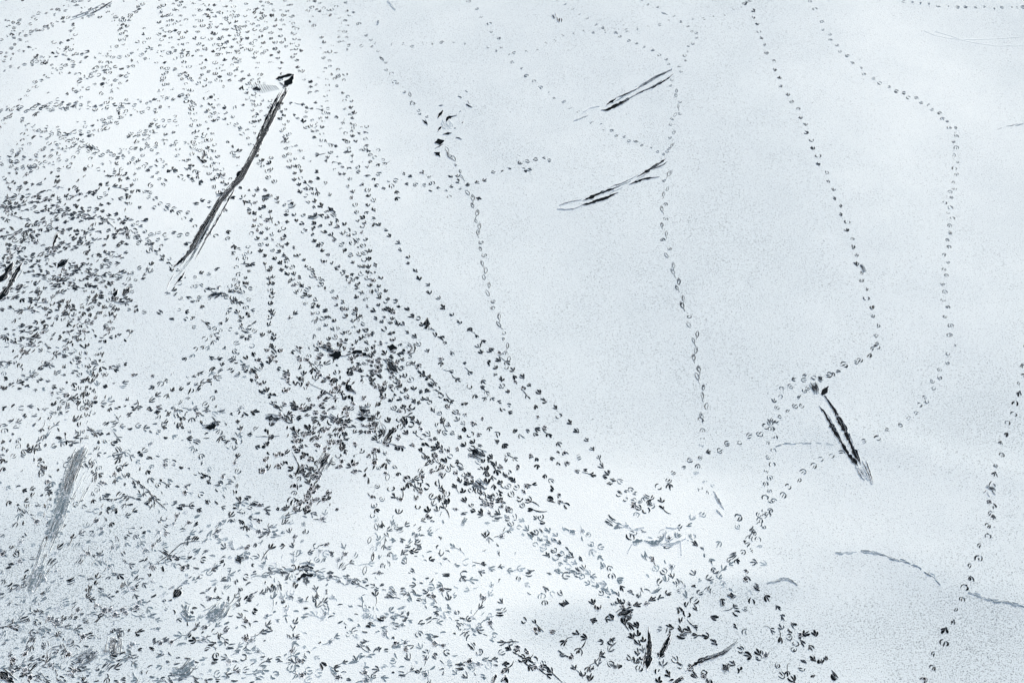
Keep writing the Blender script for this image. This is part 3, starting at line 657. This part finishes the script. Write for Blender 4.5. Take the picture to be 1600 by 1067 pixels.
crack('faint straight start of the long crack arching left', '1306,863 1318,863 1332,862 1345,861', 'pale', 1.4, 4)
crack('soft continuation of the crack beyond the wide stepped trail', '1512,926 1530,932 1550,940 1575,943 1600,951', 'slush', .8, 26)
crack('short bent crack below the bright drift', '1198,911 1210,907 1222,904 1233,904 1240,908 1246,913', 'mid', 1.0, 12)
crack('hairline crack running left from the right hand slide mark', '1212,697 1226,693 1240,692 1252,691 1268,692 1285,693 1302,694', 'slush', .7, 5)
crack('hairline crack at the far right edge', '1558,203 1572,199 1586,195 1602,191', 'slush', 1.2, 2)
def ridge(label, pts, wid):
    P = wander(parse(pts), 8); t = thing('snow_ridge', label, 'snow ridge', P[len(P) // 2], 'thin raised lines in the snow')
    v, f = [], []
    for i, (x, y) in enumerate(P):
        a = ground(x, y + R.uniform(-.3, .3)); w = wid / scale(y) / 2 * math.sin(math.pi * (i + .3) / (len(P) - .4)) ** .5
        z = float(snow_h(*a)) - t.location.z
        for k, h in ((-2.2, -.002), (-.5, .0022), (.5, .0022), (2.2, -.002)): v.append((a[0] - t.location.x, a[1] + w * k * 1.3 - t.location.y, z + h))
    for i in range(len(P) - 1):
        for k in range(3): f.append((i * 4 + k, i * 4 + 4 + k, i * 4 + 5 + k, i * 4 + 1 + k))
    me = bpy.data.meshes.new('crest'); me.from_pydata(v, [], f); me.materials.append(M_SNOW); link('crest', me, t)
ridge('upper thin white ridge line on the far right', '1444,47 1462,54 1480,57 1500,60 1530,59 1560,59 1602,57', 1.6)
ridge('lower thin white ridge line on the far right', '1462,48 1485,54 1505,61 1530,66 1556,70 1602,71', 1.4)

# ------------------------------------------------------------------ trampled ground: prints walked over it in short runs
# number of prints seen in each cell of 40 x 44.5 photo pixels, row by row
CELLS = [
 [5,5,10,9,8,5,10,8,14,10, 10,5,8,2,0],
 [10,6,11,2,8,7,10,10,14,13, 9,8,3,2,0],
 [4,10,8,10,12,4,7,10,9,9, 6,4,3,2,0],
 [6,10,10,10,10,6,8,9,7,8, 6,3,4,2,0],
 [6,9,7,8,8,8,8,6,9,7, 2,7,8,5,2],
 [14,14,12,10,8,10,9,10,9,5, 5,9,3,5,4],
 [9,10,6,7,11,11,5,9,9,5, 8,8,8,6,6,4,4,4,1],
 [16,16,16,15,12,6,6,6,3,3, 10,8,9,7,8,0],
 [18,16,17,17,16,15,7,3,2,4, 9,9,9,10,6,0],
 [12,16,16,15,14,9,5,3,2,7, 3,7,9,12,9,0],
 [12,14,15,15,13,4,3,8,9,9, 1,3,7,10,12,4],
 [8,11,14,14,9,0,0,1,7,12, 1,2,7,10,13,7,4,1],
 [10,14,12,14,4,0,0,3,4,9, 9,5,8,13,14,14,4,1,1,2],
 [8,7,12,13,5,1,3,9,6,6, 6,10,9,13,14,13,6,2,2,3],
 [5,5,10,12,9,5,9,10,6,5, 4,12,15,15,14,10,8,6,3,4],
 [8,9,8,12,7,5,3,6,6,5, 5,15,15,12,8,8,9,8,5,4, 3,2,0],
 [5,6,5,9,9,7,5,5,3,4, 4,10,13,7,4,5,10,12,12,10, 5,3,0],
 [5,8,5,6,11,10,5,5,5,9, 2,9,9,3,1,4,6,6,11,11, 7,6,1,0,6,5,2],
 [4,5,3,6,3,5,6,6,7,7, 8,8,2,0,3,5,7,3,2,8, 9,8,5,1,5,4,4,3,2,2],
 [8,4,3,9,7,7,8,8,6,7, 6,7,7,4,4,7,7,6,3,3, 3,9,9,6,1,3,3,4,5,4],
 [9,5,3,6,7,9,4,5,7,7, 9,12,8,4,6,4,8,5,4,3, 4,6,6,10,5,6,8,9,3,1],
 [9,9,9,7,5,6,3,6,9,7, 4,8,7,6,7,8,7,7,6,4, 3,2,2,9,9,5,7,5,3,2, 1],
 [9,10,9,7,7,4,5,5,8,7, 3,6,3,3,5,6,5,3,6,4, 1,2,3,9,9,6,8,6,2,4, 2,4],
 [12,11,11,10,8,7,6,7,8,7, 5,6,4,5,6,6,5,6,5,5, 4,4,6,9,8,8,7,7,4,5, 3,3,1]]
CW, CH = 40.0, 1067 / 24
def flow(x, y):
    """usual walking directions at a place: ((degrees, clockwise from right), spread, weight)"""
    if y < 267:
        if x > 240: return ((78, 14, 4), (95, 20, 2), (20, 20, 1))
        return ((-25, 15, 4), (165, 20, 2), (80, 30, 2))
    if x < 210 and y < 560: return ((-20, 18, 5), (160, 20, 3), (70, 25, 1))
    if x < 400 and y < 534: return ((-30, 25, 3), (80, 25, 2), (30, 20, 2))
    if y < 534 or (x > 620 and y < 800): return ((55, 12, 6), (72, 14, 3), (10, 20, 1))
    if x < 400 and y < 800: return ((90, 20, 3), (-20, 25, 3), (30, 25, 2))
    if y < 800: return ((50, 25, 3), (95, 20, 3), (-30, 25, 2))
    if x < 400: return ((-28, 18, 5), (60, 30, 2), (150, 25, 2))
    if x < 800: return ((35, 25, 3), (-25, 25, 3), (95, 20, 2))
    return ((48, 14, 5), (90, 20, 2), (-30, 25, 2))
LOOKS = {   # area: styles, tones, size
 'far_left':  ([('cup', 5), ('curl', 2), ('dots', 4), ('rake', 2), ('arrow', 1)], [('dark', 6), ('mid', 2), ('black', 4)], .92),
 'far_mid':   ([('cup', 6), ('curl', 1), ('dots', 3), ('rake', 1), ('arrow', 2), ('blot', .5)], [('dark', 6), ('mid', 2), ('black', 4)], .92),
 'left':      ([('rake', 6), ('cup', 1.5), ('arrow', 4), ('scrape', 1.2), ('flick', 5), ('drag', .5)], [('dark', 4), ('black', 6), ('mid', 1)], .98),
 'mid':       ([('cup', 4), ('arrow', 3), ('rake', 2), ('curl', 1), ('drag', .4), ('blot', .4)], [('dark', 5), ('black', 4), ('mid', 1)], .92),
 'band':      ([('arrow', 5), ('cup', 3), ('blot', 1.6), ('drag', .4), ('rake', 1.2)], [('dark', 3), ('black', 6)], .96),
 'churn':     ([('arrow', 4), ('cup', 2), ('rake', 3), ('blot', 4), ('scrape', 1.5), ('flick', 2)], [('dark', 2), ('black', 9)], 1.08),
 'low_band':  ([('arrow', 5), ('cup', 3), ('blot', 1.8), ('drag', .8), ('rake', 1.5)], [('dark', 3), ('black', 5), ('mid', .6)], 1.0),
 'low_left':  ([('rake', 4), ('arrow', 3), ('cup', 2), ('drag', .5), ('flick', 3), ('blot', .4)], [('dark', 5), ('mid', 4), ('slush', 1.5), ('black', 1.5)], 1.0),
 'near_left': ([('rake', 4), ('arrow', 2), ('cup', .6), ('scrape', 1.6), ('drag', .8), ('flick', 6)], [('mid', 6), ('slush', 4), ('dark', 3), ('pale', 1)], 1.02),
 'near_mid':  ([('rake', 3), ('arrow', 3), ('cup', 1.4), ('scrape', 1.4), ('drag', .7), ('flick', 4)], [('mid', 6), ('slush', 5), ('dark', 1.5), ('pale', 2)], 1.02),
 'crossing':  ([('arrow', 4), ('cup', 2.4), ('rake', 2), ('curl', 1), ('drag', .4), ('scrape', 1), ('flick', 2)], [('mid', 4), ('slush', 5), ('dark', 1), ('pale', 3)], 1.04),
 'near_right': ([('arrow', 5), ('rake', 2), ('blot', 1.2), ('drag', .4), ('cup', 2)], [('black', 4), ('dark', 5), ('mid', 1.5)], 1.04)}
def area(x, y):
    if y < 267: return 'far_left' if x < 235 else 'far_mid'
    if y < 534: return 'left' if x < 200 else 'mid' if x < 395 else 'band'
    if y < 800: return 'low_left' if x < 395 else 'churn' if x < 620 else 'low_band'
    if x < 400: return 'near_left'
    if x < 780: return 'near_mid'
    return 'near_right' if y > 935 else 'crossing'
left = {(c, r): max(1, round(n * (1.75 if r < 6 else 1.6 if r < 12 and c < 5 else 1.2 if r < 12 and c < 10 else .98 if r < 12 else 1.35 if r < 18 and c < 10 else 1.2 if 12 <= r < 17 and 10 <= c < 16 else 1.2 if r < 17 else .6 if c >= 20 and (r == 17 or r > 20) else 1.5 if c < 20 else 1.0))) for r, row in enumerate(CELLS) for c, n in enumerate(row) if n > 0}
BLANK = [(150, 55, 36, 26), (226, 128, 26, 32), (172, 222, 30, 17), (362, 152, 22, 12), (36, 120, 40, 22), (45, 10, 34, 9), (236, 470, 26, 30), (262, 520, 40, 22), (225, 450, 18, 14), (560, 612, 14, 12), (545, 770, 28, 30), (550, 820, 40, 22), (480, 700, 14, 12),
         (330, 700, 26, 12), (440, 690, 16, 10), (460, 620, 8, 6), (900, 810, 28, 18), (130, 430, 8, 8), (24, 172, 26, 12), (75, 190, 24, 14), (275, 395, 20, 16), (470, 440, 10, 26), (20, 20, 26, 12)]
def blank(x, y): return any(((x - a) / p) ** 2 + ((y - b) / q) ** 2 < 1 for a, b, p, q in BLANK)
grid = {}
for x, y in TRAILS: grid.setdefault((int(x // 12), int(y // 12)), []).append((x, y))
def crowd(x, y, d):
    gx, gy = int(x // 12), int(y // 12)
    return any(math.hypot(x - a, (y - b) * 1.2) < d for i in (-1, 0, 1) for k in (-1, 0, 1) for a, b in grid.get((gx + i, gy + k), ()))
FOUND = {}
def put(x, y, ang):
    c = (int(x // CW), int(y // CH))
    if left.get(c, 0) <= 0 or blank(x, y): return False
    n = CELLS[c[1]][c[0]]
    if crowd(x, y, (8.5 if n < 5 else 6 if n < 9 else 4.2 if n < 13 else 3.0) * (1 if y > 267 else .72)): return False
    left[c] -= 1; grid.setdefault((int(x // 12), int(y // 12)), []).append((x, y))
    FOUND.setdefault(area(x, y), []).append((x, y, ang)); return True
LANES = [   # ways the birds took again and again: path, passes side by side, spread between them
 ('385,300 430,390 470,450 520,510 560,560 610,620 660,680 720,740 790,800 860,860 930,910 980,950', 2, 12),
 ('400,300 450,380 500,440 560,500 610,560 660,620 710,680 760,730 800,770 860,830 920,890 970,940', 1, 9),
 ('430,310 480,360 520,410 555,450 590,500 640,560 690,620 740,690 790,740 830,780', 1, 10),
 ('470,330 530,380 560,420 590,460 620,500 660,545', 1, 9), ('505,330 550,370 570,400 580,440 600,480 620,520', 2, 9), ('560,340 572,380 585,420 605,465 640,490 690,530', 1, 4),
 ('450,330 440,390 455,430 480,470 500,520', 1, 4), ('375,290 395,340 410,390 425,440 420,500 430,560', 1, 4),
 ('255,0 252,60 258,120 250,165 240,200 215,260 200,330 190,360', 1, 4), ('280,0 285,60 290,120 300,180 320,240 345,300', 2, 9), ('310,0 312,60 320,110 330,170 325,220 340,270 360,290', 2, 9), ('330,0 335,50 345,100 340,125', 2, 9),
 ('360,0 362,60 370,110 395,160 420,200', 2, 9), ('385,0 385,50 400,90', 1, 4), ('425,0 430,40 455,80 470,115', 1, 4), ('450,0 455,35 460,70 465,90', 1, 4), ('440,160 445,200 450,240 470,290 500,330', 2, 9), ('485,180 500,210 520,240 545,280 555,320 570,350', 1, 4),
 ('0,57 50,50 100,32 150,12 180,2', 3, 5), ('0,110 50,100 90,85 118,92', 1, 3), ('196,30 200,55 185,70 160,84 130,92 112,100', 1, 3), ('112,95 115,60 118,45 95,30', 1, 3), ('0,200 30,160 60,130 90,105 122,100', 2, 5), ('0,172 50,170 100,168 150,168 200,165 260,155 300,152', 2, 5),
 ('60,203 110,215 150,237 190,246 230,265 262,290', 2, 6), ('100,200 60,215 30,235 0,250', 2, 6), ('252,90 256,130 248,152', 1, 3),
 ('367,550 395,585 425,620 450,660 480,710 497,745', 2, 7), ('360,440 375,500 395,545 410,580', 1, 4), ('545,640 520,690 500,730 490,770 470,790 440,820 400,850 350,880 300,905 200,950 100,985 0,1000', 2, 8),
 ('330,835 420,890 480,895 560,910 640,930 720,970 800,1010 860,1050', 2, 8), ('690,640 680,700 690,760 690,800 685,850 690,880', 1, 4), ('1190,800 1160,860 1110,915 1075,945 1060,990', 1, 4), ('985,950 1040,930 1090,910 1120,895 1150,870', 1, 4),
 ('980,960 1000,1000 1010,1040', 2, 8), ('960,1000 930,1040 915,1066', 1, 4), ('100,470 120,520 135,580 130,640 130,690', 3, 9), ('170,440 180,480 160,530 150,590 140,650', 2, 8), ('200,360 260,405 275,425', 2, 7), ('0,330 60,320 120,330 180,345 240,380', 3, 12), ('0,400 70,420 140,440 200,430', 3, 14), ('0,520 60,540 120,560 180,575', 2, 9), ('0,610 40,590 80,560 130,520', 2, 8)]
for pts, passes, wide in LANES:
    P = parse(pts)
    for k in range(passes):
        off = (k - (passes - 1) / 2) * wide
        Q = [(x + off * .85 + R.uniform(-2, 2), y - off * .55 + R.uniform(-2, 2)) for x, y in P]
        L = sum(math.hypot(b[0] - a[0], b[1] - a[1]) for a, b in zip(Q[:-1], Q[1:])); d = R.uniform(0, 8); side = 1
        while d < L:
            e = d
            for a, b in zip(Q[:-1], Q[1:]):
                l = math.hypot(b[0] - a[0], b[1] - a[1])
                if e <= l: break
                e -= l
            u, v = (b[0] - a[0]) / l, (b[1] - a[1]) / l; x, y = a[0] + u * e - v * 2.0 * side, a[1] + v * e + u * 2.0 * side
            ang = math.atan2(v, u) + (math.pi if v > 0 and k % 4 != 3 else 0)
            if 0 <= x < 1300 and not crowd(x, y, 5):
                grid.setdefault((int(x // 12), int(y // 12)), []).append((x, y)); FOUND.setdefault(area(x, y), []).append((x, y, ang + side * .15))
                c = (int(x // CW), int(y // CH))
                if c in left: left[c] -= 1
            side = -side; d += scale(y) * R.uniform(.072, .095) * (1 - .12 * abs(v))
cells = list(left)
for _ in range(14000):
    c = R.choice(cells)
    if left[c] <= 0: continue
    x, y = (c[0] + R.random()) * CW, (c[1] + R.random()) * CH
    opts = flow(x, y); q = pick([(o, o[2]) for o in opts]); a = math.radians(R.gauss(q[0], q[1])); side = 1; misses = 0
    turn = R.gauss(0, .03)
    if R.random() < .75 and (y < 267 or x > 380): a += math.pi if math.sin(a) > 0 else 0
    for k in range(R.randint(6, 34)):
        step = scale(y) * R.uniform(.070, .092)
        zx, zy = -math.sin(a) * side * scale(y) * .016, math.cos(a) * side * scale(y) * .014
        if not put(x + zx, y + zy, a + side * .15): misses += 1
        if misses > 4: break
        side = -side; a += turn + R.gauss(0, .05); x += math.cos(a) * step; y += math.sin(a) * step * .85
for c in cells:
    for _ in range(left[c]):
        x, y = (c[0] + R.random()) * CW, (c[1] + R.random()) * CH
        q = pick([(o, o[2]) for o in flow(x, y)]); put(x, y, math.radians(R.gauss(q[0], q[1] * 1.6)) + (math.pi if q[0] > 0 else 0))

PATCH = {
 'far_left': ('loose mesh of small prints around blank ovals of snow beside the short far streak', (110, 130)),
 'far_mid': ('crowded upright columns of small prints beyond the hooked head of the longest slide', (340, 100)),
 'left': ('dense dark tangle of raked prints round the two thick furrows at the left edge', (100, 390)),
 'mid': ('scattered prints on both sides of the longest slide, below its bend', (300, 330)),
 'band': ('marching columns of prints fanning from the bend of the longest slide down to the churn', (520, 400)),
 'churn': ('blackest trampled churn of overlapping prints under the wavy scuff', (510, 660)),
 'low_band': ('diagonal band of bold prints between the churn and the bright drift', (720, 680)),
 'low_left': ('loosely scattered prints round the head of the broad grey swath', (200, 660)),
 'near_left': ('grey slushy raked prints round the foot of the broad grey swath', (200, 930)),
 'near_mid': ('pale grey prints spread over bright snow, left of the curling pale scrape', (590, 930)),
 'crossing': ('pale diagonal run of prints passing under the curling pale scrape', (960, 860)),
 'near_right': ('black prints packed round the three short streaks at the near edge', (1030, 1000))}
N_IND = 0
for key, (label, px) in PATCH.items():
    P = FOUND.get(key, []); styles, tones, size = LOOKS[key]
    root = tag(empty('trampled_patch', ground(*px)), label, 'trampled snow', 'trampled patches of many prints')
    P.sort(key=lambda p: -p[1])                             # the nearest show largest
    bulk = Marks(); tone_slots = [k for k in M_ICE]
    for i, (x, y, a) in enumerate(P):
        g = ground(x, y); h = ground(x + math.cos(a) * 4, y + math.sin(a) * 4)
        ang = math.atan2(h[1] - g[1], h[0] - g[0]) + R.gauss(0, .22); s = size * R.uniform(.8, 1.15)
        st, tn = pick(styles), pick(tones)
        if i < 300: set_print(root, st, tn, g, ang, s); N_IND += 1
        else:
            f = (math.cos(ang), math.sin(ang))
            WF[0] = WIDER.get(tn, 1.0)
            print_marks(st, R, bulk, lambda u, v: (g[0] + (u * f[1] + v * f[0]) * s, g[1] + (-u * f[0] + v * f[1]) * s), 2 + tone_slots.index(tn))
    if bulk.v:
        o = link('footprints', bulk.mesh('footprints', [M_LIP, M_LIP] + [M_ICE[k] for k in tone_slots], True, tuple(root.location)), root)
        o['kind'] = 'stuff'
print('prints', {k: len(v) for k, v in FOUND.items()}, N_IND, 'objects', len(bpy.data.objects))

# ------------------------------------------------------------------ crumbs of snow and grit lying about
rs = random.Random(5); v, f, mi = [], [], []
for _ in range(1500):
    px, py = rs.uniform(-40, 1640), rs.uniform(-40, 1100)
    x, y = ground(px, py); z = float(snow_h(x, y)); r = .0022 + .0035 * rs.random() ** 3; dark = rs.random() < .45
    if dark: r *= .8
    b = len(v); a0 = rs.random() * 6
    for k in range(5):
        a = a0 + k * 1.257; q = r * rs.uniform(.7, 1.3); v.append((x + q * math.cos(a), y + q * math.sin(a), z - .001))
    v.append((x, y, z + r * 1.1))
    for k in range(5): f.append((b + k, b + (k + 1) % 5, b + 5)); mi.append(1 if dark else 0)
me = bpy.data.meshes.new('snow_crumbs'); me.from_pydata(v, [], f); me.materials.append(M_LIP); me.materials.append(M_ICE['dark'])
me.polygons.foreach_set('material_index', mi)
tag(link('snow_crumbs', me), 'tiny crumbs of snow and grit scattered over the frozen surface', 'snow crumbs', kind='stuff')
